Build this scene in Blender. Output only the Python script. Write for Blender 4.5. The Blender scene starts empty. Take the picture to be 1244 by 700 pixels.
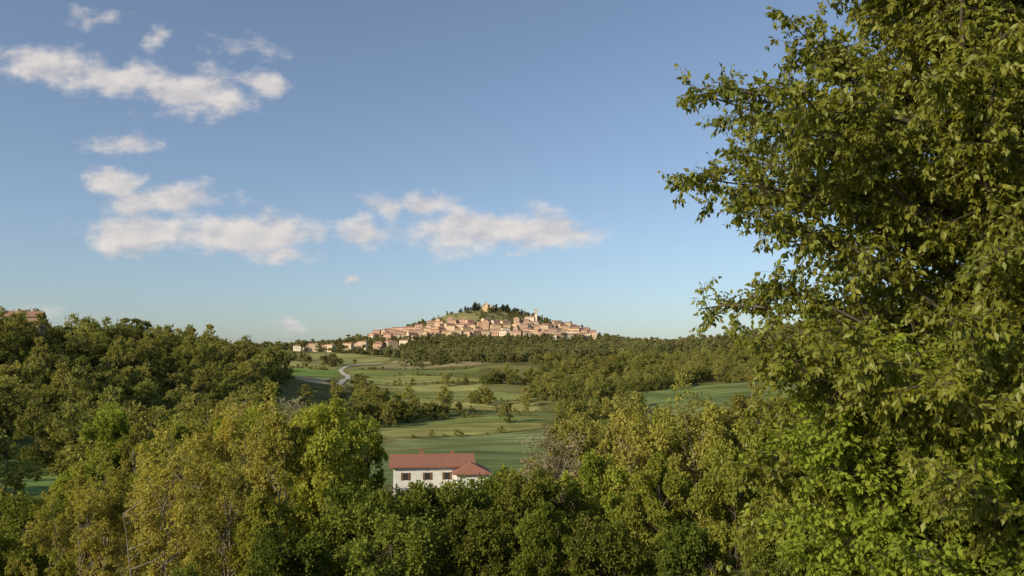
import bpy, math, random
import numpy as np
from mathutils import Vector
random.seed(7)
scene = bpy.context.scene
C = scene.collection

# ------------------------------------------------------------------ helpers
def nn(nt, t, **kw):
    n = nt.nodes.new(t)
    for k, v in kw.items():
        setattr(n, k, v)
    return n

def new_mat(name):
    m = bpy.data.materials.new(name); m.use_nodes = True
    m.node_tree.nodes.clear()
    return m, m.node_tree

def rgba(c): return (c[0], c[1], c[2], 1.0)

def math_n(nt, op, a, b=None, c=None):
    n = nn(nt, 'ShaderNodeMath', operation=op)
    for i, v in enumerate((a, b, c)):
        if v is None: continue
        if isinstance(v, (int, float)): n.inputs[i].default_value = v
        else: nt.links.new(v, n.inputs[i])
    return n.outputs[0]

def mixc(nt, fac, a, b, mode='MIX'):
    n = nn(nt, 'ShaderNodeMix', data_type='RGBA', blend_type=mode)
    for idx, v in ((0, fac), (6, a), (7, b)):
        if isinstance(v, (int, float)): n.inputs[idx].default_value = v
        elif isinstance(v, tuple): n.inputs[idx].default_value = rgba(v)
        else: nt.links.new(v, n.inputs[idx])
    return n.outputs[2]

def leaf_mat(name, dark, light, warm, transl=0.36, gloss=0.0):
    m, nt = new_mat(name)
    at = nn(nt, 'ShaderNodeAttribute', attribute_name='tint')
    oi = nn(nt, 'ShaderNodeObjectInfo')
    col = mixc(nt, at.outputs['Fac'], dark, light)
    wf = math_n(nt, 'MULTIPLY', oi.outputs['Random'], 0.85)
    col = mixc(nt, wf, col, warm)
    r2 = math_n(nt, 'FRACT', math_n(nt, 'MULTIPLY', oi.outputs['Random'], 7.31))
    val = math_n(nt, 'ADD', math_n(nt, 'MULTIPLY', r2, 0.65), 0.86)
    hs = nn(nt, 'ShaderNodeHueSaturation')
    nt.links.new(val, hs.inputs['Value']); nt.links.new(col, hs.inputs['Color'])
    d = nn(nt, 'ShaderNodeBsdfDiffuse'); t = nn(nt, 'ShaderNodeBsdfTranslucent')
    nt.links.new(hs.outputs[0], d.inputs['Color'])
    tc = mixc(nt, 1.0, hs.outputs[0], (1.4, 1.3, 0.55), 'MULTIPLY')
    nt.links.new(tc, t.inputs['Color'])
    mx = nn(nt, 'ShaderNodeMixShader'); mx.inputs[0].default_value = transl
    nt.links.new(d.outputs[0], mx.inputs[1]); nt.links.new(t.outputs[0], mx.inputs[2])
    out = mx.outputs[0]
    if gloss > 0:
        g = nn(nt, 'ShaderNodeBsdfGlossy'); g.inputs['Roughness'].default_value = 0.5
        g.inputs['Color'].default_value = (0.8, 0.85, 0.7, 1)
        m2 = nn(nt, 'ShaderNodeMixShader'); m2.inputs[0].default_value = gloss
        nt.links.new(mx.outputs[0], m2.inputs[1]); nt.links.new(g.outputs[0], m2.inputs[2])
        out = m2.outputs[0]
    o = nn(nt, 'ShaderNodeOutputMaterial'); nt.links.new(out, o.inputs[0])
    return m

def simple_mat(name, c1, c2=None, scale=5.0, rough=0.9, bump=0.0, wave=None):
    m, nt = new_mat(name)
    b = nn(nt, 'ShaderNodeBsdfPrincipled'); b.inputs['Roughness'].default_value = rough
    b.inputs['Specular IOR Level'].default_value = 0.2
    tc = nn(nt, 'ShaderNodeTexCoord')
    nz = nn(nt, 'ShaderNodeTexNoise'); nz.inputs['Scale'].default_value = scale
    nz.inputs['Detail'].default_value = 6
    nt.links.new(tc.outputs['Object'], nz.inputs['Vector'])
    fac = math_n(nt, 'MULTIPLY_ADD', nz.outputs[0], 2.4, -0.7)
    nt.nodes[-1].use_clamp = True
    col = mixc(nt, fac, c1, c2 or c1)
    if wave:
        w = nn(nt, 'ShaderNodeTexWave', bands_direction=wave[0]); w.inputs['Scale'].default_value = wave[1]
        w.inputs['Distortion'].default_value = 0.6
        nt.links.new(tc.outputs['Object'], w.inputs['Vector'])
        col = mixc(nt, math_n(nt, 'MULTIPLY', w.outputs['Fac'], 0.45), col, (0.09, 0.045, 0.03))
    nt.links.new(col, b.inputs['Base Color'])
    if bump:
        bp = nn(nt, 'ShaderNodeBump'); bp.inputs['Strength'].default_value = bump
        nt.links.new(nz.outputs[0], bp.inputs['Height']); nt.links.new(bp.outputs[0], b.inputs['Normal'])
    o = nn(nt, 'ShaderNodeOutputMaterial'); nt.links.new(b.outputs[0], o.inputs[0])
    return m

def norm(v):
    return v / (np.linalg.norm(v, axis=-1, keepdims=True) + 1e-9)

def tri_mesh(name, parts, mats, attrs=True):
    off = 0; Vs = []; Ts = []; Ms = []; Cs = []
    for V, T, mi, ti in parts:
        Vs.append(V); Ts.append(T + off); off += len(V)
        Ms.append(np.full(len(T), mi, np.int32))
        Cs.append(np.broadcast_to(np.asarray(ti, np.float32), (len(V),)).astype(np.float32))
    V = np.concatenate(Vs).astype(np.float32); T = np.concatenate(Ts).astype(np.int32)
    me = bpy.data.meshes.new(name)
    me.vertices.add(len(V)); me.vertices.foreach_set('co', V.ravel())
    me.loops.add(T.size); me.loops.foreach_set('vertex_index', T.ravel())
    me.polygons.add(len(T))
    me.polygons.foreach_set('loop_start', np.arange(0, T.size, 3, dtype=np.int32))
    me.polygons.foreach_set('loop_total', np.full(len(T), 3, np.int32))
    me.polygons.foreach_set('material_index', np.concatenate(Ms))
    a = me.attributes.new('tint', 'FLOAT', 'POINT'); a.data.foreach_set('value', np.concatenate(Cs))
    me.update(calc_edges=True)
    for m in mats: me.materials.append(m)
    return me

def leaves(P, D, L, W, tint, rs, fold=0.25, upbias=0.4):
    n = len(P)
    D = norm(D)
    up = norm(rs.normal(size=(n, 3)) + np.array([0, 0, upbias * 2]))
    S = norm(np.cross(D, up)); N = np.cross(S, D)
    L = np.broadcast_to(L, (n,))[:, None]; W = np.broadcast_to(W, (n,))[:, None]
    mid = P + D * L * 0.42 + N * W * fold
    V = np.stack([P, mid + S * W * 0.5, P + D * L - N * L * 0.06, mid - S * W * 0.5], 1).reshape(-1, 3)
    b = np.arange(n)[:, None] * 4
    T = np.concatenate([b + np.array([[0, 1, 2]]), b + np.array([[0, 2, 3]])], 1).reshape(-1, 3)
    return V, T, np.repeat(np.broadcast_to(tint, (n,)), 4)

def tubes(A, B, ra, rb, sides=4):
    A = np.asarray(A, float); B = np.asarray(B, float); n = len(A)
    D = norm(B - A)
    ref = np.where(np.abs(D[:, 2:3]) > 0.9, np.array([[1.0, 0, 0]]), np.array([[0, 0, 1.0]]))
    S = norm(np.cross(D, ref)); U = np.cross(S, D)
    ang = np.arange(sides) * 2 * math.pi / sides
    ring = S[:, None, :] * np.cos(ang)[None, :, None] + U[:, None, :] * np.sin(ang)[None, :, None]
    ra = np.broadcast_to(ra, (n,))[:, None, None]; rb = np.broadcast_to(rb, (n,))[:, None, None]
    V = np.concatenate([A[:, None] + ring * ra, B[:, None] + ring * rb], 1).reshape(-1, 3)
    f = []
    for i in range(sides):
        j = (i + 1) % sides
        f += [[i, j, sides + j], [i, sides + j, sides + i]]
    f = np.array(f)
    T = (np.arange(n)[:, None, None] * 2 * sides + f[None]).reshape(-1, 3)
    return V, T

def add_obj(name, me, loc=(0, 0, 0), rotz=0.0, scale=1.0, parent=None):
    o = bpy.data.objects.new(name, me); C.objects.link(o)
    o.location = loc; o.rotation_euler = (0, 0, rotz)
    o.scale = (scale, scale, scale) if isinstance(scale, (int, float)) else scale
    if parent: o.parent = parent
    return o

# ------------------------------------------------------------------ terrain
def sstep(x, a, b):
    t = np.clip((np.asarray(x, float) - a) / (b - a), 0, 1); return t * t * (3 - 2 * t)
_ys = np.arange(-600, 9001, 1.0)
_pv = np.interp(_ys, [-600, -60, -8, 0, 15, 40, 80, 120, 150, 250, 300, 375, 460, 540, 650, 780, 900, 1200, 1500, 2200, 3500, 9000],
                     [20, 0, -2.5, -3.2, -7, -15, -22, -24.5, -25, -32, -34, -31.5, -28.6, -25, -19.5, -11.5, -3, 6, 13, 10, -30, -60])
_k = np.hanning(25); _k /= _k.sum()
_pv = np.convolve(np.pad(_pv, 12, mode='edge'), _k, mode='valid')
def H(x, y):
    x = np.asarray(x, float); y = np.asarray(y, float)
    h = np.interp(y, _ys, _pv)
    g = lambda cx, cy, sx, sy: np.exp(-0.5 * (((x - cx) / sx) ** 2 + ((y - cy) / sy) ** 2))
    h = h + 51 * g(-45, 1820, 280, 200) + 57 * g(-58, 1820, 132, 120)
    h = h + 60 * g(620, 1050, 240, 280) + 8 * g(-420, 1300, 220, 220)
    left = sstep(-x, 70, 270) * sstep(y, 110, 400) * (1 - sstep(y, 470, 780))
    h = h + 36 * left
    amp = sstep(y, 120, 400)
    h = h + amp * (1.9 * np.sin(x / 47 + 1.3 + y / 130) * np.sin(y / 61 + x / 200) + 1.0 * np.sin(x / 23 + y / 31)
                   + 0.5 * np.sin(x / 11 - y / 17 + 2))
    return h

def axis(brk):
    out = []
    for a, b, s in brk: out.append(np.arange(a, b, s))
    return np.concatenate(out + [[brk[-1][1]]])
gx = axis([(-6000, -1500, 150), (-1500, -460, 13), (-460, 460, 2.6), (460, 1500, 13), (1500, 6000, 150)])
gy = axis([(-500, -40, 40), (-40, 1000, 2.6), (1000, 2300, 9), (2300, 9000, 170)])
X, Y = np.meshgrid(gx, gy); Z = H(X, Y)
nx, ny = len(gx), len(gy)
V = np.stack([X.ravel(), Y.ravel(), Z.ravel()], 1).astype(np.float32)
ii = (np.arange(ny - 1)[:, None] * nx + np.arange(nx - 1)[None]).ravel()
Q = np.stack([ii, ii + 1, ii + 1 + nx, ii + nx], 1).astype(np.int32)
me = bpy.data.meshes.new('ground')
me.vertices.add(len(V)); me.vertices.foreach_set('co', V.ravel())
me.loops.add(Q.size); me.loops.foreach_set('vertex_index', Q.ravel())
me.polygons.add(len(Q))
me.polygons.foreach_set('loop_start', np.arange(0, Q.size, 4, dtype=np.int32))
me.polygons.foreach_set('loop_total', np.full(len(Q), 4, np.int32))
me.polygons.foreach_set('use_smooth', np.ones(len(Q), bool))

def inpoly(px, py, poly):
    c = np.zeros(px.shape, bool); n = len(poly)
    for i in range(n):
        x1, y1 = poly[i]; x2, y2 = poly[(i + 1) % n]
        cond = ((y1 > py) != (y2 > py))
        with np.errstate(divide='ignore', invalid='ignore'):
            xi = (x2 - x1) * (py - y1) / (y2 - y1 + 1e-12) + x1
        c ^= cond & (px < xi)
    return c
wx = X + 2.5 * np.sin(Y / 19) + 1.5 * np.sin(Y / 7 + 1); wy = Y + 4 * np.sin(X / 33) + 1.5 * np.sin(X / 9)
col = np.empty(X.shape + (3,)); col[:] = (0.150, 0.145, 0.055)
FIELDS = [
 ([(-70, 180), (70, 180), (40, 300), (6, 322), (-54, 300), (-60, 280)], (0.145, 0.190, 0.078)),
 ([(-54, 304), (6, 326), (40, 304), (14, 378), (-22, 352), (-52, 336)], (0.180, 0.215, 0.092)),
 ([(-54, 342), (-22, 358), (14, 384), (20, 410), (-68, 384)], (0.270, 0.270, 0.092)),
 ([(-70, 388), (20, 414), (22, 440), (-82, 424)], (0.185, 0.215, 0.070)),
 ([(-84, 430), (22, 447), (24, 478), (-92, 462)], (0.145, 0.175, 0.064)),
 ([(-94, 468), (18, 484), (20, 532), (-106, 545)], (0.320, 0.305, 0.110)),
 ([(-106, 551), (20, 538), (22, 560), (-18, 596), (-116, 586)], (0.195, 0.225, 0.075)),
 ([(-116, 590), (-18, 600), (-24, 648), (-128, 632)], (0.290, 0.285, 0.105)),
 ([(-138, 650), (-24, 664), (-32, 720), (-148, 712)], (0.250, 0.265, 0.090)),
 ([(-148, 718), (-32, 726), (-36, 830), (-165, 806)], (0.170, 0.200, 0.066)),
 ([(-252, 870), (-178, 815), (-142, 655), (-200, 712)], (0.130, 0.205, 0.058)),
 ([(-204, 706), (-143, 648), (-137, 585), (-172, 600)], (0.42, 0.34, 0.20)),
 ([(-460, 885), (-185, 835), (-150, 1000), (-200, 1180), (-480, 1180)], (0.255, 0.255, 0.098)),
 ([(-170, 840), (-20, 850), (-40, 960), (-140, 985)], (0.26, 0.225, 0.12)),
 ([(50, 330), (150, 350), (165, 470), (66, 455)], (0.18, 0.22, 0.08)),
 ([(66, 462), (165, 478), (230, 640), (85, 600)], (0.16, 0.205, 0.075)),
 ([(165, 350), (360, 380), (420, 640), (240, 640)], (0.18, 0.21, 0.075)),
 ([(-230, 90), (-70, 90), (-70, 290), (-230, 290)], (0.14, 0.21, 0.065)),
]
for poly, c in FIELDS:
    col[inpoly(wx, wy, poly)] = c
m = np.exp(-0.5 * (((X + 110) / 110) ** 2 + ((Y - 1720) / 130) ** 2)) > 0.6
col[m & (Y > 1400)] = (0.20, 0.195, 0.09)
ca = me.attributes.new('field', 'FLOAT_COLOR', 'POINT')
ca.data.foreach_set('color', np.concatenate([col.reshape(-1, 3), np.ones((X.size, 1))], 1).astype(np.float32).ravel())
me.update(calc_edges=True)
m, nt = new_mat('meadow_ground')
at = nn(nt, 'ShaderNodeAttribute', attribute_name='field')
geo = nn(nt, 'ShaderNodeNewGeometry')
n1 = nn(nt, 'ShaderNodeTexNoise'); n1.inputs['Scale'].default_value = 0.03; n1.inputs['Detail'].default_value = 8
mp = nn(nt, 'ShaderNodeMapping'); mp.inputs['Rotation'].default_value = (0, 0, 0.12); mp.inputs['Scale'].default_value = (0.03, 0.35, 0.35)
n2 = nn(nt, 'ShaderNodeTexNoise'); n2.inputs['Scale'].default_value = 0.5; n2.inputs['Detail'].default_value = 4
nt.links.new(geo.outputs['Position'], n1.inputs['Vector']); nt.links.new(geo.outputs['Position'], mp.inputs['Vector'])
nt.links.new(mp.outputs[0], n2.inputs['Vector'])
v1 = math_n(nt, 'MULTIPLY_ADD', n1.outputs[0], 1.6, 0.2)
v2 = math_n(nt, 'MULTIPLY_ADD', n2.outputs[0], 2.0, 0.0)
hs = nn(nt, 'ShaderNodeHueSaturation'); nt.links.new(at.outputs['Color'], hs.inputs['Color'])
nt.links.new(math_n(nt, 'MULTIPLY', v1, v2), hs.inputs['Value'])
n3 = nn(nt, 'ShaderNodeTexNoise'); n3.inputs['Scale'].default_value = 0.012; n3.inputs['Detail'].default_value = 5
nt.links.new(geo.outputs['Position'], n3.inputs['Vector'])
f3 = math_n(nt, 'MULTIPLY_ADD', n3.outputs[0], 2.5, -1.1); nt.nodes[-1].use_clamp = True
cc = mixc(nt, math_n(nt, 'MULTIPLY', f3, 0.35), hs.outputs[0], (0.25, 0.22, 0.10))
b = nn(nt, 'ShaderNodeBsdfDiffuse'); nt.links.new(cc, b.inputs['Color'])
o = nn(nt, 'ShaderNodeOutputMaterial'); nt.links.new(b.outputs[0], o.inputs[0])
me.materials.append(m)
add_obj('ground', me)

def road(name, pts, w, mat):
    pts = np.array(pts, float)
    t = np.concatenate([[0], np.cumsum(np.linalg.norm(np.diff(pts, axis=0), axis=1))])
    s = np.arange(0, t[-1], 3.0)
    p = np.stack([np.interp(s, t, pts[:, 0]), np.interp(s, t, pts[:, 1])], 1)
    k = np.ones(9) / 9
    for a in range(2): p[:, a] = np.convolve(np.pad(p[:, a], 4, mode='edge'), k, mode='valid')
    d = norm(np.gradient(p, axis=0)); nrm = np.stack([-d[:, 1], d[:, 0]], 1)
    vs = []; fs = []
    for i in range(len(p)):
        for q in (-0.5, 0, 0.5):
            xy = p[i] + nrm[i] * w * q
            vs.append((xy[0], xy[1], float(H(xy[0], xy[1])) + 0.3))
    for i in range(len(p) - 1):
        a = i * 3
        fs += [(a, a + 1, a + 4, a + 3), (a + 1, a + 2, a + 5, a + 4)]
    me = bpy.data.meshes.new(name); me.from_pydata(vs, [], fs); me.materials.append(mat)
    return add_obj(name, me)
gravel = simple_mat('gravel', (0.38, 0.35, 0.30), (0.50, 0.47, 0.41), 0.3)
road('country_road', [(-112, 545), (-128, 590), (-136, 650), (-141, 690), (-152, 740), (-174, 810), (-180, 870), (-150, 960)], 4.5, gravel)

# ------------------------------------------------------------------ materials
bark = simple_mat('bark', (0.05, 0.04, 0.03), (0.13, 0.105, 0.08), 6, bump=0.4)
bark_pale = simple_mat('bark_pale', (0.15, 0.125, 0.10), (0.28, 0.24, 0.19), 6)
L_olive = leaf_mat('locust_leaves', (0.165, 0.172, 0.040), (0.310, 0.300, 0.075), (0.29, 0.26, 0.075), 0.42)
L_green = leaf_mat('maple_leaves', (0.120, 0.158, 0.026), (0.245, 0.280, 0.050), (0.26, 0.26, 0.05), 0.40)
L_dark = leaf_mat('hazel_leaves', (0.062, 0.090, 0.018), (0.155, 0.185, 0.036), (0.165, 0.175, 0.036))
L_pale = leaf_mat('willow_leaves', (0.19, 0.19, 0.11), (0.36, 0.33, 0.21), (0.34, 0.28, 0.20))
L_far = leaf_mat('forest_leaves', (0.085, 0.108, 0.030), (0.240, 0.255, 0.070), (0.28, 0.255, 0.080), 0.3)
L_vfar = leaf_mat('hill_forest_leaves', (0.115, 0.135, 0.060), (0.210, 0.225, 0.092), (0.25, 0.225, 0.10), 0.3)  # distance haze is put into the leaf colour: paler and bluer
L_con = leaf_mat('cypress_leaves', (0.034, 0.042, 0.028), (0.062, 0.068, 0.040), (0.06, 0.055, 0.034), 0.05)
L_cherry = leaf_mat('cherry_leaves', (0.150, 0.180, 0.024), (0.310, 0.320, 0.044), (0.29, 0.285, 0.04), 0.45, 0.03)
L_shrub = leaf_mat('elder_leaves', (0.120, 0.165, 0.022), (0.240, 0.290, 0.042), (0.24, 0.27, 0.04), 0.42)

# ------------------------------------------------------------------ tree makers
def tree_mesh(name, seed, h, cr, cb, nclump, lpc, L, mats, power=0.6, clump=1.0, trunk_r=None, forks=1, flat=0.75, lw=0.6, sides=5, spike=0.0):
    rs = np.random.RandomState(seed)
    trunk_r = trunk_r or h * 0.013
    segA = []; segB = []; ra = []; rb = []
    trunks = []
    for k in range(forks):
        off = np.array([0, 0]) if k == 0 else rs.normal(size=2) * cr * 0.35
        n = 9; zs = np.linspace(-1.5, h * (0.92 - 0.12 * k), n)
        wob = np.cumsum(rs.normal(size=(n, 2)) * h * 0.008, 0)
        sp = np.clip(zs / h, 0, 1)[:, None]
        pts = np.concatenate([wob + off * (0.25 + 1.3 * sp), zs[:, None]], 1)
        rr = trunk_r * (1 - 0.9 * np.clip(zs / h, 0, 1)) * (1 - 0.25 * k)
        segA.append(pts[:-1]); segB.append(pts[1:]); ra.append(rr[:-1]); rb.append(rr[1:])
        trunks.append(pts)
    t = rs.rand(nclump) ** 0.85
    prof = cr * np.sin(math.pi * (0.12 + 0.80 * t)) ** power
    ang = rs.rand(nclump) * 2 * math.pi
    rad = prof * (0.30 + 0.70 * rs.rand(nclump) ** 0.6)
    lump = 1 + 0.25 * np.sin(ang * 3 + seed) + 0.15 * np.sin(t * 9 + seed * 2)
    rad *= lump
    cz = cb + (h - cb) * t
    cz = cz + spike * h * (np.sin(ang * 2.3 + seed * 1.7) * 0.6 + rs.normal(size=nclump) * 0.4) * t
    cc = np.stack([np.cos(ang) * rad, np.sin(ang) * rad, cz], 1)
    for i in range(nclump):
        tp = trunks[i % forks]
        z0 = np.clip(cz[i] - rad[i] * 0.8 - 0.3, 0.15 * h, h * 0.8)
        s = np.array([np.interp(z0, tp[:, 2], tp[:, a]) for a in range(3)])
        e = cc[i]; mid = s * 0.5 + e * 0.5 + np.array([0, 0, -0.06 * np.linalg.norm(e - s)])
        r0 = trunk_r * 0.32
        segA.append(np.array([s, mid])); segB.append(np.array([mid, e]))
        ra.append(np.array([r0, r0 * 0.6])); rb.append(np.array([r0 * 0.6, r0 * 0.2]))
    A = np.concatenate(segA); B = np.concatenate(segB)
    tv, tt = tubes(A, B, np.concatenate(ra), np.concatenate(rb), sides)
    crd = clump * cr * (0.20 + 0.20 * rs.rand(nclump))
    P = []; D = []; tn = []
    for i in range(nclump):
        n = int(lpc * (0.6 + 0.8 * rs.rand()))
        ns = max(3, n // 22)
        u = norm(rs.normal(size=(ns, 3))); r = crd[i] * rs.rand(ns, 1) ** 0.45
        sc = cc[i] + u * r * np.array([1, 1, flat])
        j = rs.randint(0, ns, n)
        p = sc[j] + rs.normal(size=(n, 3)) * crd[i] * 0.16
        P.append(p); d = norm(p - cc[i]) * 0.7 + rs.normal(size=(n, 3)) * 0.6 + np.array([0, 0, -0.25])
        D.append(d)
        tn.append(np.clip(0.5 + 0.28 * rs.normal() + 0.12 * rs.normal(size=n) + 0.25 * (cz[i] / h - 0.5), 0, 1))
    P = np.concatenate(P); D = np.concatenate(D); tn = np.concatenate(tn)
    Ls = L * (0.65 + 0.7 * rs.rand(len(P)))
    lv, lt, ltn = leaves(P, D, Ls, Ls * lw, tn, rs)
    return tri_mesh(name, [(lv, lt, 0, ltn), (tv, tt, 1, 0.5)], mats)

T_loc = [tree_mesh('locust_%d' % i, 20 + i, 14, 2.5, 4.2, 58, 310, 0.18, [L_olive, bark_pale], 0.5, 0.8, 0.13, 3, 1.4, 0.6, 5, 0.12) for i in range(4)]
T_map = [tree_mesh('maple_%d' % i, 40 + i, 13, 3.0, 2.0, 80, 420, 0.21, [L_green, bark], 0.6, 0.85, 0.17, 1, 0.9, 0.75, 5, 0.07) for i in range(3)]
T_dark = [tree_mesh('hazel_%d' % i, 60 + i, 10, 3.2, 0.6, 75, 400, 0.20, [L_dark, bark], 0.5, 0.9, 0.14, 3, 1.0, 0.75, 5, 0.10) for i in range(3)]
T_pale = [tree_mesh('willow_0', 80, 11, 2.0, 3.0, 60, 220, 0.14, [L_pale, bark_pale], 0.6, 0.9, 0.10, 4, 1.1, 0.4, 5, 0.08)]
T_pop = [tree_mesh('poplar_0', 85, 16, 2.0, 2.5, 80, 350, 0.19, [L_green, bark], 0.5, 0.9, 0.16, 1, 1.3, 0.8, 5, 0.05)]

def var_coll(name, metas, base):
    c = bpy.data.collections.new(name)
    for i, me in enumerate(metas):
        c.objects.link(bpy.data.objects.new('%s_%02d' % (base, i), me))
    return c
F_mid = var_coll('forest_trees_mid', [tree_mesh('forest_mid_%d' % i, 100 + i, 10 + 1.8 * (i % 3), 3.8 + 0.6 * (i % 2), 1.0, 30, 140, 0.46,
          [L_far, bark], 0.75, 1.0, 0.2, 1, 0.85, 0.75, 4, 0.05) for i in range(7)], 'forest_tree')
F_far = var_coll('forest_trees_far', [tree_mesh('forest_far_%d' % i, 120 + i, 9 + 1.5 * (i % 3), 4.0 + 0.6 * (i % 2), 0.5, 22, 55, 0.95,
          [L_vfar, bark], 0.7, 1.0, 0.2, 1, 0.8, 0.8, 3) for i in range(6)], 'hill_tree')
F_con = var_coll('cypress_trees', [tree_mesh('cypress_%d' % i, 140 + i, 11 + 2.8 * i, 2.6 + 1.8 * (i % 2), 0.5, 34, 70, 0.9,
          [L_con, bark], 0.8, 1.1, 0.2, 1, 1.4, 0.6, 3) for i in range(4)], 'cypress_tree')

def scatter(name, pts, coll, nvar, smin, smax, rs):
    n = len(pts)
    me = bpy.data.meshes.new(name); me.vertices.add(n)
    me.vertices.foreach_set('co', np.asarray(pts, np.float32).ravel())
    a = me.attributes.new('rot', 'FLOAT_VECTOR', 'POINT'); r = np.zeros((n, 3), np.float32); r[:, 2] = rs.rand(n) * 6.283
    a.data.foreach_set('vector', r.ravel())
    s = smin + (smax - smin) * rs.rand(n, 1); s = np.concatenate([s, s, s * (0.80 + 0.40 * rs.rand(n, 1))], 1).astype(np.float32)
    a = me.attributes.new('scl', 'FLOAT_VECTOR', 'POINT'); a.data.foreach_set('vector', s.ravel())
    a = me.attributes.new('idx', 'INT', 'POINT'); a.data.foreach_set('value', rs.randint(0, nvar, n).astype(np.int32))
    o = add_obj(name, me)
    ng = bpy.data.node_groups.new(name + '_scatter', 'GeometryNodeTree')
    ng.interface.new_socket('Geometry', in_out='INPUT', socket_type='NodeSocketGeometry')
    ng.interface.new_socket('Geometry', in_out='OUTPUT', socket_type='NodeSocketGeometry')
    gi = ng.nodes.new('NodeGroupInput'); go = ng.nodes.new('NodeGroupOutput')
    ip = ng.nodes.new('GeometryNodeInstanceOnPoints'); ci = ng.nodes.new('GeometryNodeCollectionInfo')
    ci.inputs['Collection'].default_value = coll
    ci.inputs['Separate Children'].default_value = True; ci.inputs['Reset Children'].default_value = True
    def na(nm, dt):
        q = ng.nodes.new('GeometryNodeInputNamedAttribute'); q.data_type = dt; q.inputs['Name'].default_value = nm
        return [s for s in q.outputs if s.enabled and s.name == 'Attribute'][0]
    ng.links.new(gi.outputs[0], ip.inputs['Points']); ng.links.new(ci.outputs[0], ip.inputs['Instance'])
    ip.inputs['Pick Instance'].default_value = True
    ng.links.new(na('idx', 'INT'), ip.inputs['Instance Index'])
    ng.links.new(na('rot', 'FLOAT_VECTOR'), ip.inputs['Rotation'])
    ng.links.new(na('scl', 'FLOAT_VECTOR'), ip.inputs['Scale'])
    ng.links.new(ip.outputs[0], go.inputs[0])
    md = o.modifiers.new('scatter', 'NODES'); md.node_group = ng
    return o

def grid_pts(x0, x1, y0, y1, sp, fn, rs):
    gxx, gyy = np.meshgrid(np.arange(x0, x1, sp), np.arange(y0, y1, sp))
    x = gxx.ravel() + rs.uniform(-0.45, 0.45, gxx.size) * sp; y = gyy.ravel() + rs.uniform(-0.45, 0.45, gxx.size) * sp
    k = fn(x, y); x = x[k]; y = y[k]
    return np.stack([x, y, H(x, y) - 0.4], 1)

rs = np.random.RandomState(5)
def left_mask(x, y):
    e = -0.275 * y + 10 * np.sin(y / 40) - 4 - 22 * sstep(y, 500, 620)
    n = np.sin(x / 15 + y / 21) + np.sin(x / 8 - y / 12 + 1)
    clear = inpoly(x, y, [(-100, 128), (-68, 128), (-78, 178), (-118, 190), (-128, 262), (-158, 262), (-134, 180)])
    return (x < e) & (x > -0.80 * y - 20) & ~clear & (n > -1.55)
pts = grid_pts(-560, -30, 120, 700, 9.4, left_mask, rs)
scatter('wooded_hillside', pts, F_mid, 7, 0.6, 1.6, rs)
def mid_mask(x, y):
    a = (y > 500) & (y < 880) & (x > 0.03 * y + 8 * np.sin(y / 30)) & (x < 0.45 * y) & ~inpoly(x, y, [(60, 455), (165, 470), (330, 640), (85, 600)])
    b = (y > 225) & (y < 500) & (x > 0.045 * y + 4) & (x < 0.16 * y)
    n = np.sin(x / 17 + y / 23) + np.sin(x / 9 - y / 14 + 1)
    return (a & (n > -1.0)) | (b & (n > 0.1))
pts = grid_pts(10, 420, 200, 880, 8.6, mid_mask, rs)
extra = []
def cluster(cx, cy, sx, sy, n):
    for _ in range(n):
        x = random.gauss(cx, sx); y = random.gauss(cy, sy); extra.append((x, y, float(H(x, y)) - 0.4))
def hedge(x0, y0, x1, y1, step, j=2.0, keep=0.8):
    d = math.hypot(x1 - x0, y1 - y0); n = int(d / step)
    for i in range(n):
        if random.random() > keep: continue
        t = i / n; x = x0 + (x1 - x0) * t + random.uniform(-j, j); y = y0 + (y1 - y0) * t + random.uniform(-j, j)
        extra.append((x, y, float(H(x, y)) - 1.6))
cluster(-66, 415, 12, 12, 24); cluster(-44, 450, 10, 8, 9); cluster(-95, 490, 10, 18, 12); cluster(-82, 400, 8, 20, 12)
cluster(-22, 520, 5, 6, 6); extra.append((-3, 405, float(H(-3, 405)) - 0.3))
cluster(-8, 640, 26, 10, 22); cluster(-112, 575, 6, 10, 4)
scatter('thicket', np.concatenate([pts, np.array(extra)]), F_mid, 7, 0.5, 1.1, rs)
extra = []
hedge(-92, 465, 18, 481, 4, 1.5, .7); hedge(-106, 548, 20, 535, 4, 1.5, .7); hedge(-128, 642, -22, 656, 4); hedge(-140, 715, -32, 723, 4, 2, .7)
hedge(-254, 874, -188, 822, 5); hedge(-158, 812, -36, 836, 4); hedge(-150, 700, -150, 650, 6, 2, .5); hedge(-195, 838, -460, 888, 6)
hedge(-54, 339, 14, 381, 4, 1.2, .3); hedge(-84, 427, 22, 443, 3.5, 1.5, .7); hedge(50, 458, 165, 474, 5); hedge(165, 350, 235, 640, 6)
scatter('hedgerow', np.array(extra), F_mid, 7, 0.20, 0.46, rs)
def far_mask(x, y):
    n = np.sin(x / 31 + y / 43) + np.sin(x / 19 - y / 27 + 1) + 0.5 * np.sin(x / 7 + y / 11)
    h = H(x, y)
    vill = (y > 1450) & (h > 46) & (x > -340) & (x < 210)
    ham = (x > -390) & (x < -190) & (y > 1230) & (y < 1530)
    a = (y >= 870) & (x > -0.125 * y + 12 * np.sin(y / 50)) & (x < 0.55 * y) & (y < 1600) & (n > -1.35)
    b = (y > 1200) & (x <= -0.125 * y) & (x > -0.33 * y) & (n > 0.5) & (~ham | (n > 1.5))
    c = (y > 1560) & (y < 1900) & (x > -700) & (x < 700) & (n > -1.2)
    d = (x < -0.135 * y) & (y > 850) & (y < 1200) & (x > -0.5 * y) & (n > 1.5)
    e = (x < -0.30 * y) & (y > 780) & (y < 1600) & (x > -0.7 * y) & (n > -0.5)
    return (a | b | c | d | e) & ~vill
pts = grid_pts(-1000, 850, 780, 1900, 11.5, far_mask, rs)
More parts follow.
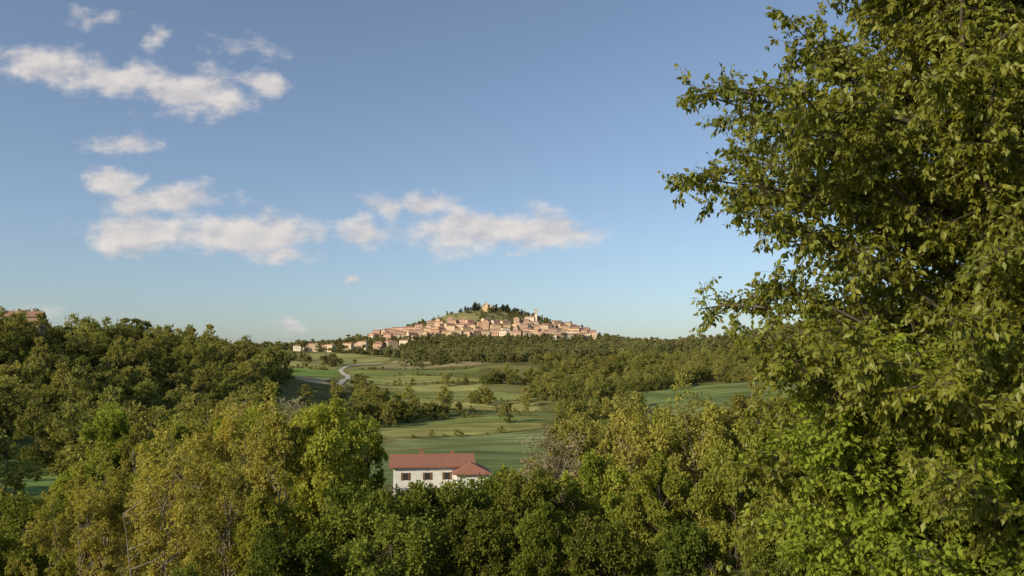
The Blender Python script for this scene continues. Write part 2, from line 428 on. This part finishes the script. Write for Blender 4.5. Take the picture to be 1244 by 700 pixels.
scatter('distant_forest', pts, F_far, 6, 0.55, 1.25, rs)

# ------------------------------------------------------------------ buildings
walls = [simple_mat('plaster_%d' % i, c, tuple(v * 0.85 for v in c), 0.3) for i, c in enumerate(
    [(0.66, 0.50, 0.36), (0.64, 0.41, 0.30), (0.76, 0.66, 0.53), (0.58, 0.43, 0.32), (0.76, 0.57, 0.35), (0.50, 0.35, 0.26)])]
roof_far = simple_mat('terracotta_roof', (0.29, 0.155, 0.10), (0.42, 0.25, 0.18), 0.4)
glass_dark = simple_mat('window_dark', (0.04, 0.04, 0.045), rough=0.3)

def box(vs, fs, ms, x0, x1, y0, y1, z0, z1, mi):
    b = len(vs)
    vs += [(x0, y0, z0), (x1, y0, z0), (x1, y1, z0), (x0, y1, z0), (x0, y0, z1), (x1, y0, z1), (x1, y1, z1), (x0, y1, z1)]
    for f in ((0, 3, 2, 1), (4, 5, 6, 7), (0, 1, 5, 4), (1, 2, 6, 5), (2, 3, 7, 6), (3, 0, 4, 7)):
        fs.append(tuple(b + i for i in f)); ms.append(mi)

def gable(vs, fs, ms, w, d, h, rh, o, mi, x0=0, y0=0, hip=0.0, th=0.25, z0=0):
    b = len(vs); W = w / 2 + o; D = d / 2 + o; zs = h - o * rh / (d / 2) + z0; zr = h + rh + z0
    for k in (0, th):
        vs += [(x0 - W, y0 - D, zs + k), (x0 + W, y0 - D, zs + k), (x0 + W, y0 + D, zs + k), (x0 - W, y0 + D, zs + k),
               (x0 - W + hip, y0, zr + k), (x0 + W - hip, y0, zr + k)]
    T = [(6, 7, 11, 10), (8, 9, 10, 11), (7, 8, 11), (9, 6, 10), (0, 4, 5, 1), (2, 5, 4, 3), (1, 5, 2), (3, 4, 0),
         (0, 1, 7, 6), (1, 2, 8, 7), (2, 3, 9, 8), (3, 0, 6, 9)]
    if hip == 0:
        T = [(6, 7, 11, 10), (8, 9, 10, 11), (0, 4, 5, 1), (2, 5, 4, 3), (0, 1, 7, 6), (2, 3, 9, 8),
             (1, 5, 11, 7), (5, 2, 8, 11), (3, 4, 10, 9), (4, 0, 6, 10)]
    for f in T: fs.append(tuple(b + i for i in f)); ms.append(mi)

def gable_walls(vs, fs, ms, w, d, h, rh, mi):
    b = len(vs)
    vs += [(-w / 2, -d / 2, h), (-w / 2, d / 2, h), (-w / 2, 0, h + rh), (w / 2, -d / 2, h), (w / 2, d / 2, h), (w / 2, 0, h + rh)]
    fs.append((b, b + 2, b + 1)); ms.append(mi); fs.append((b + 3, b + 4, b + 5)); ms.append(mi)

def windows(vs, fs, ms, w, d, h, mi, step=3.2, skip=0.15):
    nst = max(1, int(h / 3))
    for side in (-1, 1):
        for s in range(nst):
            z = 1.0 + s * 3.0
            n = int((w - 1.5) / step)
            for i in range(n):
                if random.random() < skip: continue
                x = (i - (n - 1) / 2) * step
                y = side * (d / 2)
                box(vs, fs, ms, x - 0.5, x + 0.5, min(y, y + side * 0.05), max(y, y + side * 0.05), z, z + 1.5, mi)
            n = int((d - 1.5) / step)
            for i in range(n):
                if random.random() < skip: continue
                yy = (i - (n - 1) / 2) * step
                x = side * (w / 2)
                box(vs, fs, ms, min(x, x + side * 0.05), max(x, x + side * 0.05), yy - 0.5, yy + 0.5, z, z + 1.5, mi)

def mk(name, vs, fs, ms, mats):
    me = bpy.data.meshes.new(name); me.from_pydata(vs, [], fs)
    for m in mats: me.materials.append(m)
    me.polygons.foreach_set('material_index', ms); me.update(); return me

def house_mesh(name, w, d, h, rh, wall, hip=0.0):
    vs, fs, ms = [], [], []
    box(vs, fs, ms, -w / 2, w / 2, -d / 2, d / 2, -6, h, 0)
    if hip == 0: gable_walls(vs, fs, ms, w, d, h, rh * 0.99, 0)
    gable(vs, fs, ms, w, d, h, rh, 0.5, 1, hip=hip)
    windows(vs, fs, ms, w, d, h, 2)
    box(vs, fs, ms, w * 0.2, w * 0.2 + 0.8, 0.4, 1.2, h + rh * 0.4, h + rh + 1.2, 0)
    return mk(name, vs, fs, ms, [wall, roof_far, glass_dark])
HM = []
for i in range(14):
    w = random.uniform(11, 24); d = random.uniform(9, 13); h = random.choice([7, 8.5, 10, 11.5, 13.5]); rh = d * 0.2
    HM.append(house_mesh('village_house_%d' % i, w, d, h, rh, walls[i % 6], hip=(d * 0.4 if i % 4 == 0 else 0)))
village = bpy.data.objects.new('hilltop_village', None); C.objects.link(village)
placed = []
tries = 0
while len(placed) < 150 and tries < 20000:
    tries += 1
    x = random.uniform(-300, 175); y = random.uniform(1600, 1800); h = float(H(x, y))
    rel = h / y * 963
    lo, hi = (27, 46) if x > -175 else (26, 37)
    if x > 60: hi = 41
    if x < -150 and random.random() < 0.35: continue
    if x > 100 and random.random() < 0.4: continue
    if not (lo < rel < hi): continue
    if any((x - a) ** 2 / 18 ** 2 + (y - b) ** 2 / 12 ** 2 < 1 for a, b in placed): continue
    placed.append((x, y))
    add_obj('village_house', random.choice(HM), (x, y, h), random.choice([0, 0, 0.25, -0.3, 1.45, 0.6]) + random.uniform(-.1, .1), 1.0, village)
for x, y in [(-330, 1330), (-316, 1348), (-302, 1325), (-345, 1352), (-262, 1400), (-240, 1430), (-222, 1480), (-352, 1320), (-285, 1390), (-250, 1500), (-232, 1505), (-205, 1520), (-275, 1440)]:
    add_obj('village_house', random.choice(HM), (x, y, float(H(x, y)) + 3), random.uniform(-.5, .5), 0.9, village)
vp = []
while len(vp) < 460:
    x = random.uniform(-340, 300); y = random.uniform(1540, 1850); h = float(H(x, y))
    if h < 42: continue
    if x < -70 and h / y * 963 > 47 and random.random() < .8: continue
    if any(abs(x - a) < 11 and -16 < b - y < 16 for a, b in placed): continue
    vp.append((x, y, h - 0.5))
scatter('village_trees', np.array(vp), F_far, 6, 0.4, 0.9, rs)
cp = []
while len(cp) < 84:
    x = random.gauss(-42, 40); y = random.gauss(1795, 18)
    if abs(x + 57) < 15 and y < 1800: continue
    cp.append((x, y, float(H(x, y)) - 1))
for _ in range(16):
    x = random.uniform(20, 200); y = random.uniform(1780, 1830); cp.append((x, y, float(H(x, y)) - 1))
scatter('cypress_grove', np.array(cp), F_con, 4, 0.4, 0.95, rs)

vs, fs, ms = [], [], []
box(vs, fs, ms, -11, 11, -6, 6, -8, 10, 0); gable(vs, fs, ms, 22, 12, 10, 2.6, 0.5, 1, hip=5); windows(vs, fs, ms, 22, 12, 10, 2)
box(vs, fs, ms, -3, 3, -9, -6.05, -8, 16, 0); 
for k in range(3): box(vs, fs, ms, -2.9 + k * 2.3, -1.7 + k * 2.3, -9, -8.4, 16, 17.2, 0)
box(vs, fs, ms, -0.6, 0.6, -9.05, -9.0, 11.5, 13.5, 2)
add_obj('hilltop_castle', mk('hilltop_castle', vs, fs, ms, [walls[4], roof_far, glass_dark]), (-57, 1772, float(H(-57, 1772)) + 4), 0.1, 0.9)
vs, fs, ms = [], [], []
box(vs, fs, ms, -10, 10, -6, 6, -8, 11, 0); gable_walls(vs, fs, ms, 20, 12, 11, 3.2, 0); gable(vs, fs, ms, 20, 12, 11, 3.25, 0.4, 1); windows(vs, fs, ms, 20, 12, 9, 2, 5)
box(vs, fs, ms, 11, 16, -3, 2, -8, 24, 0); box(vs, fs, ms, 10.7, 16.3, -3.3, 2.3, 24, 24.6, 0)
box(vs, fs, ms, 12.6, 14.4, -3.06, -3, 18.5, 22, 2); box(vs, fs, ms, 10.94, 11, -1.4, .4, 18.5, 22, 2)
b = len(vs); vs += [(10.8, -3.2, 24.6), (16.2, -3.2, 24.6), (16.2, 2.2, 24.6), (10.8, 2.2, 24.6), (13.5, -.5, 30)]
for f in ((0, 1, 4), (1, 2, 4), (2, 3, 4), (3, 0, 4)): fs.append(tuple(b + i for i in f)); ms.append(1)
add_obj('village_church', mk('village_church', vs, fs, ms, [walls[2], roof_far, glass_dark]), (38, 1705, float(H(38, 1705)) + 2), -0.15)
add_obj('ridge_house', house_mesh('ridge_house', 17, 10, 8, 2.6, walls[5]), (-250, 408, float(H(-250, 408)) + 9), 0.3)

# farmhouse with red roof
plaster = simple_mat('white_plaster', (0.74, 0.73, 0.72), (0.60, 0.59, 0.57), 1.2)
tile = simple_mat('red_roof_tiles', (0.40, 0.17, 0.12), (0.28, 0.14, 0.10), 1.5, wave=('X', 1.6))
shutter = simple_mat('shutter_brown', (0.16, 0.09, 0.05))
stone = simple_mat('chimney_brick', (0.30, 0.14, 0.09), (0.22, 0.12, 0.08), 3)
farm = bpy.data.objects.new('farmhouse', None); C.objects.link(farm)
farm.location = (-13.8, 150, -25.0); farm.rotation_euler = (0, 0, 0.12)
def part(name, build, mats):
    vs, fs, ms = [], [], []; build(vs, fs, ms)
    o = add_obj(name, mk(name, vs, fs, ms, mats)); o.parent = farm; return o
def b_walls(vs, fs, ms):
    box(vs, fs, ms, -8, 6, -4, 4, -2, 6.4, 0); 
    b = len(vs); vs += [(-8, -4, 6.4), (-8, 4, 6.4), (-8, 0, 7.75), (6, -4, 6.4), (6, 4, 6.4), (6, 0, 7.75)]
    fs.append((b, b + 2, b + 1)); fs.append((b + 3, b + 4, b + 5)); ms += [0, 0]
    box(vs, fs, ms, 3.2, 8.6, -7.5, -4.003, -2, 5.3, 0)
    box(vs, fs, ms, 6.003, 8.6, -4.0, 3, -2, 5.2, 0)
part('walls', b_walls, [plaster])
part('main_roof', lambda v, f, m: gable(v, f, m, 14, 8, 6.4, 1.4, 0.8, 0, x0=-1, y0=0), [tile])
def b_wing(vs, fs, ms):
    z = 5.2; r = 6.75; t = 0.22
    b = len(vs)
    vs += [(2.5, -8.2, z), (5.9, -6.0, r), (9.3, -8.2, z), (2.5, -1.5, z), (5.9, -1.5, r), (9.3, -1.5, z)]
    vs += [(x, y, zz + t) for x, y, zz in vs[b:b + 6]]
    for q in ((6, 7, 10, 9), (7, 8, 11, 10), (6, 8, 7), (0, 3, 4, 1), (1, 4, 5, 2), (0, 1, 2), (0, 2, 8, 6), (2, 5, 11, 8), (5, 4, 10, 11), (4, 3, 9, 10), (3, 0, 6, 9)):
        fs.append(tuple(b + i for i in q)); ms.append(0)
part('wing_roof', b_wing, [simple_mat('red_roof_tiles_wing', (0.40, 0.17, 0.12), (0.28, 0.14, 0.10), 1.5, wave=('Y', 1.6))])
def b_win(vs, fs, ms):
    for x in (-5.8, -1.9, 1.6):
        for z in (3.9, 0.9):
            box(vs, fs, ms, x - .4, x + .4, -4.03, -4.0, z, z + 1.25, 0)
            box(vs, fs, ms, x - .82, x - .42, -4.08, -4.0, z - .03, z + 1.28, 1); box(vs, fs, ms, x + .42, x + .82, -4.08, -4.0, z - .03, z + 1.28, 1)
    box(vs, fs, ms, 5.4, 6.3, -7.53, -7.5, 3.2, 4.4, 0)
part('windows', b_win, [glass_dark, shutter])
def b_ch(vs, fs, ms):
    box(vs, fs, ms, -3.4, -2.7, .5, 1.2, 6.9, 8.7, 0); box(vs, fs, ms, -3.55, -2.55, .35, 1.35, 8.7, 8.85, 0)
    box(vs, fs, ms, 2.4, 3.0, .8, 1.4, 6.9, 8.5, 0)
part('chimneys', b_ch, [stone])

# ------------------------------------------------------------------ near trees
def put(name, me, x, y, top, href, rz=None, squash=1.0):
    z = float(H(x, y)); s = (top - z) / href
    return add_obj(name, me, (x, y, z), random.uniform(0, 6.28) if rz is None else rz, (s * squash, s * squash, s))
LO, MA, HA, WI, PO = ('locust_tree', T_loc, 14), ('maple_tree', T_map, 13), ('hazel_tree', T_dark, 10), ('willow_tree', T_pale, 11), ('poplar_tree', T_pop, 16)
N = [
 (LO, -23.2, 45, -5.9, 0.9), (LO, -20.6, 48, -5.6, 1.0), (LO, -17.6, 43, -4.2, 1.0), (LO, -14.6, 44, -3.0, 1.0), (LO, -11.8, 41, -2.8, 1.0),
 (LO, -18.6, 37, -5.8, 1.0), (LO, -15.2, 36, -4.8, 1.0), (LO, -12.2, 35, -4.8, 0.9), (LO, -21.4, 38, -6.9, 1.0),
 (MA, -9.3, 41, -2.6, 0.75), (PO, -8.4, 46, -3.4, 0.7), (MA, -10.2, 34, -5.8, 0.8),
 (MA, -27.5, 42, -8.6, 1.0), (MA, -19.0, 29, -7.4, 0.8), (MA, -15.4, 28, -7.0, 0.8),
 (HA, -6.3, 36, -5.9, 0.9), (HA, -3.8, 38, -6.3, 0.9), (HA, -1.4, 41, -6.5, 0.9), (HA, -4.6, 31, -6.2, 1.0), (HA, -1.6, 32, -6.3, 0.9),
 (HA, -8.2, 30, -6.6, 1.0), (HA, -11.8, 29, -7.4, 1.0), (HA, 1.0, 36, -5.6, 0.9),
 (PO, -0.3, 46, -6.2, 0.7), (PO, 1.2, 49, -6.1, 0.7), (MA, 1.2, 31, -5.6, 0.75),
 (WI, 2.3, 43, -4.0, 1.1), (WI, 3.3, 45, -3.9, 1.0),
 (MA, 4.2, 38, -4.7, 0.75), (LO, 3.8, 44, -3.2, 0.9), (LO, 5.8, 42, -2.9, 0.9), (MA, 7.4, 45, -3.4, 0.8), (LO, 8.9, 41, -2.4, 0.95),
 (LO, 10.7, 43, -2.6, 0.95), (MA, 6.2, 34, -4.4, 0.75), (MA, 9.0, 33, -3.8, 0.8), (HA, 3.4, 31, -6.2, 0.9), (HA, 6.0, 28, -6.0, 0.9),
 (HA, 8.6, 27, -5.6, 0.9), (MA, 11.8, 35, -3.0, 0.9), (MA, 15.0, 38, -2.2, 1.0), (MA, 18.5, 40, -1.2, 1.0), (HA, 11.5, 26, -5.0, 1.0),
 (MA, 23, 42, -0.5, 1.0), (LO, 13.5, 47, -2.3, 1.0),
 (MA, -46.5, 93, -5.9, 0.8), (MA, -41, 97, -8.0, 1.0), (HA, -62, 90, -9.0, 1.0), (LO, -40, 88, -7.2, 1.0), (MA, -34, 84, -7.2, 1.1),
 (LO, -37, 100, -6.5, 1.1), (LO, -28, 80, -5.0, 1.1), (MA, -24, 74, -4.7, 1.0), (WI, -30, 92, -5.0, 1.2), (WI, -24, 84, -4.2, 1.1),
 (MA, -17.5, 70, -4.7, 1.0), (MA, -38, 70, -10.4, 1.0), (HA, -46, 76, -13.0, 1.1), (MA, -33, 62, -9.6, 1.0), (HA, -38, 60, -10.6, 1.1),
 (HA, -31, 52, -9.6, 1.1), (MA, -13.6, 60, -5.4, 0.8), (HA, 4, 70, -10.5, 1.2), (MA, 12, 66, -5.4, 1.0), (MA, 19, 68, -4.2, 1.1),
 (HA, -9, 62, -10.4, 1.1), (HA, -3, 66, -11.2, 1.1), (MA, 27, 70, -3.7, 1.1),
]
for k, ((nm, lst, hh), x, y, top, wf) in enumerate(N):
    put(nm, lst[k % len(lst)], x, y, top, hh, None, wf)

# ------------------------------------------------------------------ big cherry tree on the right
def branchy(name, seed, trunk, nl, zlo, zhi, Rf, Lf, mats, elo, ehi, nsec, ntw, nlf, secl=1.0, droop=-0.7, lw=0.5, zpow=1.0):
    rs = np.random.RandomState(seed)
    trunk = np.array(trunk, float)
    zt = np.linspace(trunk[0, 2], trunk[-1, 2], 26)
    tp = np.stack([np.interp(zt, trunk[:, 2], trunk[:, 0]), np.interp(zt, trunk[:, 2], trunk[:, 1]), zt], 1)
    tr = np.interp(zt, trunk[:, 2], trunk[:, 3])
    trk = tubes(tp[:-1], tp[1:], tr[:-1], tr[1:], 12)
    sA, sB, sa, sb = [], [], [], []; wA, wB, wt = [], [], []
    for i in range(nl):
        f = ((i + rs.rand()) / nl) ** zpow; z0 = zlo + (zhi - zlo) * f
        p0 = np.array([np.interp(z0, tp[:, 2], tp[:, 0]), np.interp(z0, tp[:, 2], tp[:, 1]), z0])
        az = i * 2.39996 + rs.normal() * 0.3
        el = math.radians(elo + (ehi - elo) * f + rs.normal() * 7)
        d = np.array([math.cos(az) * math.cos(el), math.sin(az) * math.cos(el), math.sin(el)])
        L = Rf(z0, az) * (0.72 + 0.38 * rs.rand())
        n = 11; p = p0.copy(); pts = [p0]; dirs = [d]
        for s in range(n):
            d = norm(d + rs.normal(size=3) * 0.09 + np.array([0, 0, 0.045 if s < 6 else -0.05]))
            p = p + d * L / n; pts.append(p); dirs.append(d)
        pts = np.array(pts); r0 = 0.012 * L + 0.006
        rr = r0 * (1 - 0.88 * np.linspace(0, 1, n + 1))
        sA.append(pts[:-1]); sB.append(pts[1:]); sa.append(rr[:-1]); sb.append(rr[1:])
        lt = rs.normal() * 0.16
        for s in range(2, n + 1):
            for q in range(nsec):
                dd = norm(dirs[s] * 0.7 + rs.normal(size=3) * np.array([.7, .7, .5]))
                l2 = secl * (0.35 + 0.6 * rs.rand()) * (1.15 - 0.6 * s / n)
                m2 = 4; pp = pts[s] + (pts[s - 1] - pts[s]) * rs.rand(); ps = [pp]
                for u in range(m2):
                    dd = norm(dd + rs.normal(size=3) * 0.15 + np.array([0, 0, -0.03])); pp = pp + dd * l2 / m2; ps.append(pp)
                ps = np.array(ps); r2 = np.linspace(0.010, 0.003, m2 + 1)
                sA.append(ps[:-1]); sB.append(ps[1:]); sa.append(r2[:-1]); sb.append(r2[1:])
                lt2 = lt + rs.normal() * 0.14
                for u in range(1, m2 + 1):
                    for w in range(ntw):
                        td = norm(dd * 0.6 + rs.normal(size=3) * 0.7 + np.array([0, 0, -0.1]))
                        wA.append(ps[u]); wB.append(ps[u] + td * (0.12 + 0.24 * rs.rand())); wt.append(lt2)
    wA = np.array(wA); wB = np.array(wB); wt = np.array(wt)
    tb = tubes(np.concatenate(sA), np.concatenate(sB), np.concatenate(sa), np.concatenate(sb), 4)
    tw = tubes(wA, wB, 0.003, 0.0015, 3)
    j = np.repeat(np.arange(len(wA)), nlf); u = rs.rand(len(j), 1)
    P = wA[j] + (wB[j] - wA[j]) * u
    D = norm(wB[j] - wA[j]) * 0.5 + rs.normal(size=(len(j), 3)) * 0.5 + np.array([0, 0, droop])
    Ls = Lf * (0.55 + 0.65 * rs.rand(len(j)))
    tn = np.clip(0.5 + wt[j] + 0.15 * rs.normal(size=len(j)), 0, 1)
    P = P + norm(D) * 0.02
    lv, lt_, ltn = leaves(P, D, Ls, Ls * lw, tn, rs, 0.18, 0.25)
    return tri_mesh(name, [(lv, lt_, 0, ltn), (trk[0], trk[1], 1, .5), (tb[0], tb[1], 1, .5), (tw[0], tw[1], 1, .5)], mats)

bx, by = 7.75, 12.3; bz = float(H(bx, by))
def Rch(z, az):
    return np.interp(z, [-4, -2, -0.8, 0.5, 2, 4, 7, 10], [4.0, 4.6, 4.8, 5.5, 5.3, 4.6, 3.5, 2.2])
me = branchy('cherry_tree', 5, [(bx, by, bz - .5, .26), (bx + .05, by, bz + 2, .20), (bx - .1, by + .1, 1, .15), (bx + .1, by, 5, .10), (bx, by, 10, .03)],
             215, -3.6, 9.6, Rch, 0.120, [L_cherry, bark], 6, 50, 3, 2, 8, 1.1, -0.75, 0.52, 1.15)
add_obj('cherry_tree', me)
sx, sy = 6.1, 12.2; sz = float(H(sx, sy))
me = branchy('elder_tree', 9, [(sx, sy, sz - .5, .12), (sx, sy, sz + 1.5, .09), (sx + .2, sy, -0.8, .03)],
             64, sz + 0.6, -0.8, lambda z, a: np.interp(z, [-6, -4, -2.5, -1], [2.4, 2.9, 2.7, 1.6]), 0.105, [L_shrub, bark], 5, 50, 3, 2, 8, 0.9, -0.35, 0.62)
add_obj('elder_tree', me)

# ------------------------------------------------------------------ world: sky and clouds
sun_dir = np.array([-0.72, -0.58, 0.38]); sun_dir /= np.linalg.norm(sun_dir)
el = math.asin(sun_dir[2]); az = math.atan2(sun_dir[0], sun_dir[1])
w = bpy.data.worlds.new('World'); scene.world = w; w.use_nodes = True
nt = w.node_tree; nt.nodes.clear()
sky = nn(nt, 'ShaderNodeTexSky', sky_type='NISHITA'); sky.sun_disc = False
sky.sun_elevation = el; sky.sun_rotation = az % (2 * math.pi)
sky.altitude = 300; sky.air_density = 1.0; sky.dust_density = 1.2; sky.ozone_density = 3.6
hz = nn(nt, 'ShaderNodeHueSaturation'); hz.inputs['Saturation'].default_value = 0.84
nt.links.new(sky.outputs[0], hz.inputs['Color'])
bg = nn(nt, 'ShaderNodeBackground'); nt.links.new(hz.outputs[0], bg.inputs[0]); bg.inputs[1].default_value = 0.135
tc = nn(nt, 'ShaderNodeTexCoord'); sp = nn(nt, 'ShaderNodeSeparateXYZ'); nt.links.new(tc.outputs['Generated'], sp.inputs[0])
yy = math_n(nt, 'MAXIMUM', sp.outputs[1], 0.05)
u = math_n(nt, 'DIVIDE', sp.outputs[0], yy); v = math_n(nt, 'DIVIDE', sp.outputs[2], yy)
cb = nn(nt, 'ShaderNodeCombineXYZ'); nt.links.new(u, cb.inputs[0]); nt.links.new(v, cb.inputs[1])
wn = nn(nt, 'ShaderNodeTexNoise'); wn.inputs['Scale'].default_value = 16; wn.inputs['Detail'].default_value = 5
nt.links.new(cb.outputs[0], wn.inputs['Vector'])
def vmath(op, a, b=None):
    n = nn(nt, 'ShaderNodeVectorMath', operation=op)
    for i, q in enumerate((a, b)):
        if q is None: continue
        if isinstance(q, tuple): n.inputs[i].default_value = q
        else: nt.links.new(q, n.inputs[i])
    return n
wv = vmath('MULTIPLY', vmath('SUBTRACT', wn.outputs['Color'], (0.5, 0.5, 0.5)).outputs[0], (0.09, 0.045, 0.0))
uv = vmath('ADD', cb.outputs[0], wv.outputs[0]).outputs[0]
k = 0.00105
BL = [(-.60, .3800, 110, 30, 1.), (-.503, .3655, 80, 32, 1.), (-.415, .343, 88, 42, 1.1), (-.321, .3577, 50, 18, .8), (-.543, .4426, 48, 20, .7),
      (-.467, .415, 28, 22, .6), (-.344, .4019, 56, 18, .5), (-.493, .2815, 66, 18, .6), (-.512, .230, 40, 24, .95), (-.437, .205, 90, 30, 1.05),
      (-.465, .163, 110, 34, 1.2), (-.331, .166, 112, 36, 1.25), (-.299, .140, 60, 20, .9), (-.170, .198, 40, 17, .85), (-.107, .2034, 48, 20, 1.),
      (-.033, .168, 140, 38, 1.3), (.050, .168, 75, 28, 1.15), (-.190, .163, 58, 22, .9), (-.1975, .107, 18, 8, .8), (-.274, .047, 40, 10, .55), (-.587, .0636, 50, 14, .4)]
acc = None
for (cu, cv, rx, ry, a) in BL:
    d = vmath('SUBTRACT', uv, (cu, cv, 0)); s = vmath('MULTIPLY', d.outputs[0], (1 / (rx * k), 1 / (ry * k), 0))
    ln = vmath('LENGTH', s.outputs[0]).outputs['Value']
    q = math_n(nt, 'MULTIPLY', math_n(nt, 'SUBTRACT', 1.0, ln), a)
    acc = q if acc is None else math_n(nt, 'SMOOTH_MAX', acc, q, 0.2)
st = nn(nt, 'ShaderNodeMapping'); st.inputs['Scale'].default_value = (1, 1.7, 1); nt.links.new(cb.outputs[0], st.inputs[0])
dn = nn(nt, 'ShaderNodeTexNoise'); dn.inputs['Scale'].default_value = 17; dn.inputs['Detail'].default_value = 9; dn.inputs['Roughness'].default_value = 0.60
nt.links.new(st.outputs[0], dn.inputs['Vector'])
den = math_n(nt, 'ADD', acc, math_n(nt, 'MULTIPLY_ADD', dn.outputs[0], 2.1, -1.08))
mr = nn(nt, 'ShaderNodeMapRange', interpolation_type='SMOOTHSTEP'); nt.links.new(den, mr.inputs[0])
mr.inputs[1].default_value = 0.0; mr.inputs[2].default_value = 0.8; mr.inputs[3].default_value = 0; mr.inputs[4].default_value = 0.88
front = math_n(nt, 'GREATER_THAN', sp.outputs[1], 0.1)
fac = math_n(nt, 'MULTIPLY', mr.outputs[0], front)
st2 = nn(nt, 'ShaderNodeMapping'); st2.inputs['Scale'].default_value = (1, 1.7, 1); st2.inputs['Location'].default_value = (-0.008, 0.022, 0)
nt.links.new(cb.outputs[0], st2.inputs[0])
dn2 = nn(nt, 'ShaderNodeTexNoise'); dn2.inputs['Scale'].default_value = 17; dn2.inputs['Detail'].default_value = 5
nt.links.new(st2.outputs[0], dn2.inputs['Vector'])
sh = math_n(nt, 'MULTIPLY_ADD', math_n(nt, 'SUBTRACT', dn2.outputs[0], dn.outputs[0]), -2.4, 0.62); nt.nodes[-1].use_clamp = True
cc = mixc(nt, sh, (0.54, 0.53, 0.58), (0.88, 0.81, 0.75))  # sunlit and shaded cloud tones painted in from the offset noise
bc = nn(nt, 'ShaderNodeBackground'); nt.links.new(cc, bc.inputs[0]); bc.inputs[1].default_value = 0.92
ms_ = nn(nt, 'ShaderNodeMixShader'); nt.links.new(fac, ms_.inputs[0]); nt.links.new(bg.outputs[0], ms_.inputs[1]); nt.links.new(bc.outputs[0], ms_.inputs[2])
wo = nn(nt, 'ShaderNodeOutputWorld'); nt.links.new(ms_.outputs[0], wo.inputs[0])

sl = bpy.data.lights.new('sun', 'SUN'); sl.energy = 5.0; sl.angle = math.radians(0.5); sl.color = (1.0, 0.86, 0.58)
so = bpy.data.objects.new('sun', sl); C.objects.link(so)
so.rotation_euler = Vector(sun_dir).to_track_quat('Z', 'Y').to_euler(); so.location = (-50, -30, 60)

cam = bpy.data.cameras.new('camera'); cam.lens = 28; cam.clip_start = 0.1; cam.clip_end = 20000
co = bpy.data.objects.new('camera', cam); C.objects.link(co); co.location = (0, 0, 0)
co.rotation_euler = (math.radians(95.3), 0, 0); scene.camera = co
scene.view_settings.view_transform = 'Standard'; scene.view_settings.look = 'None'; scene.view_settings.exposure = 0
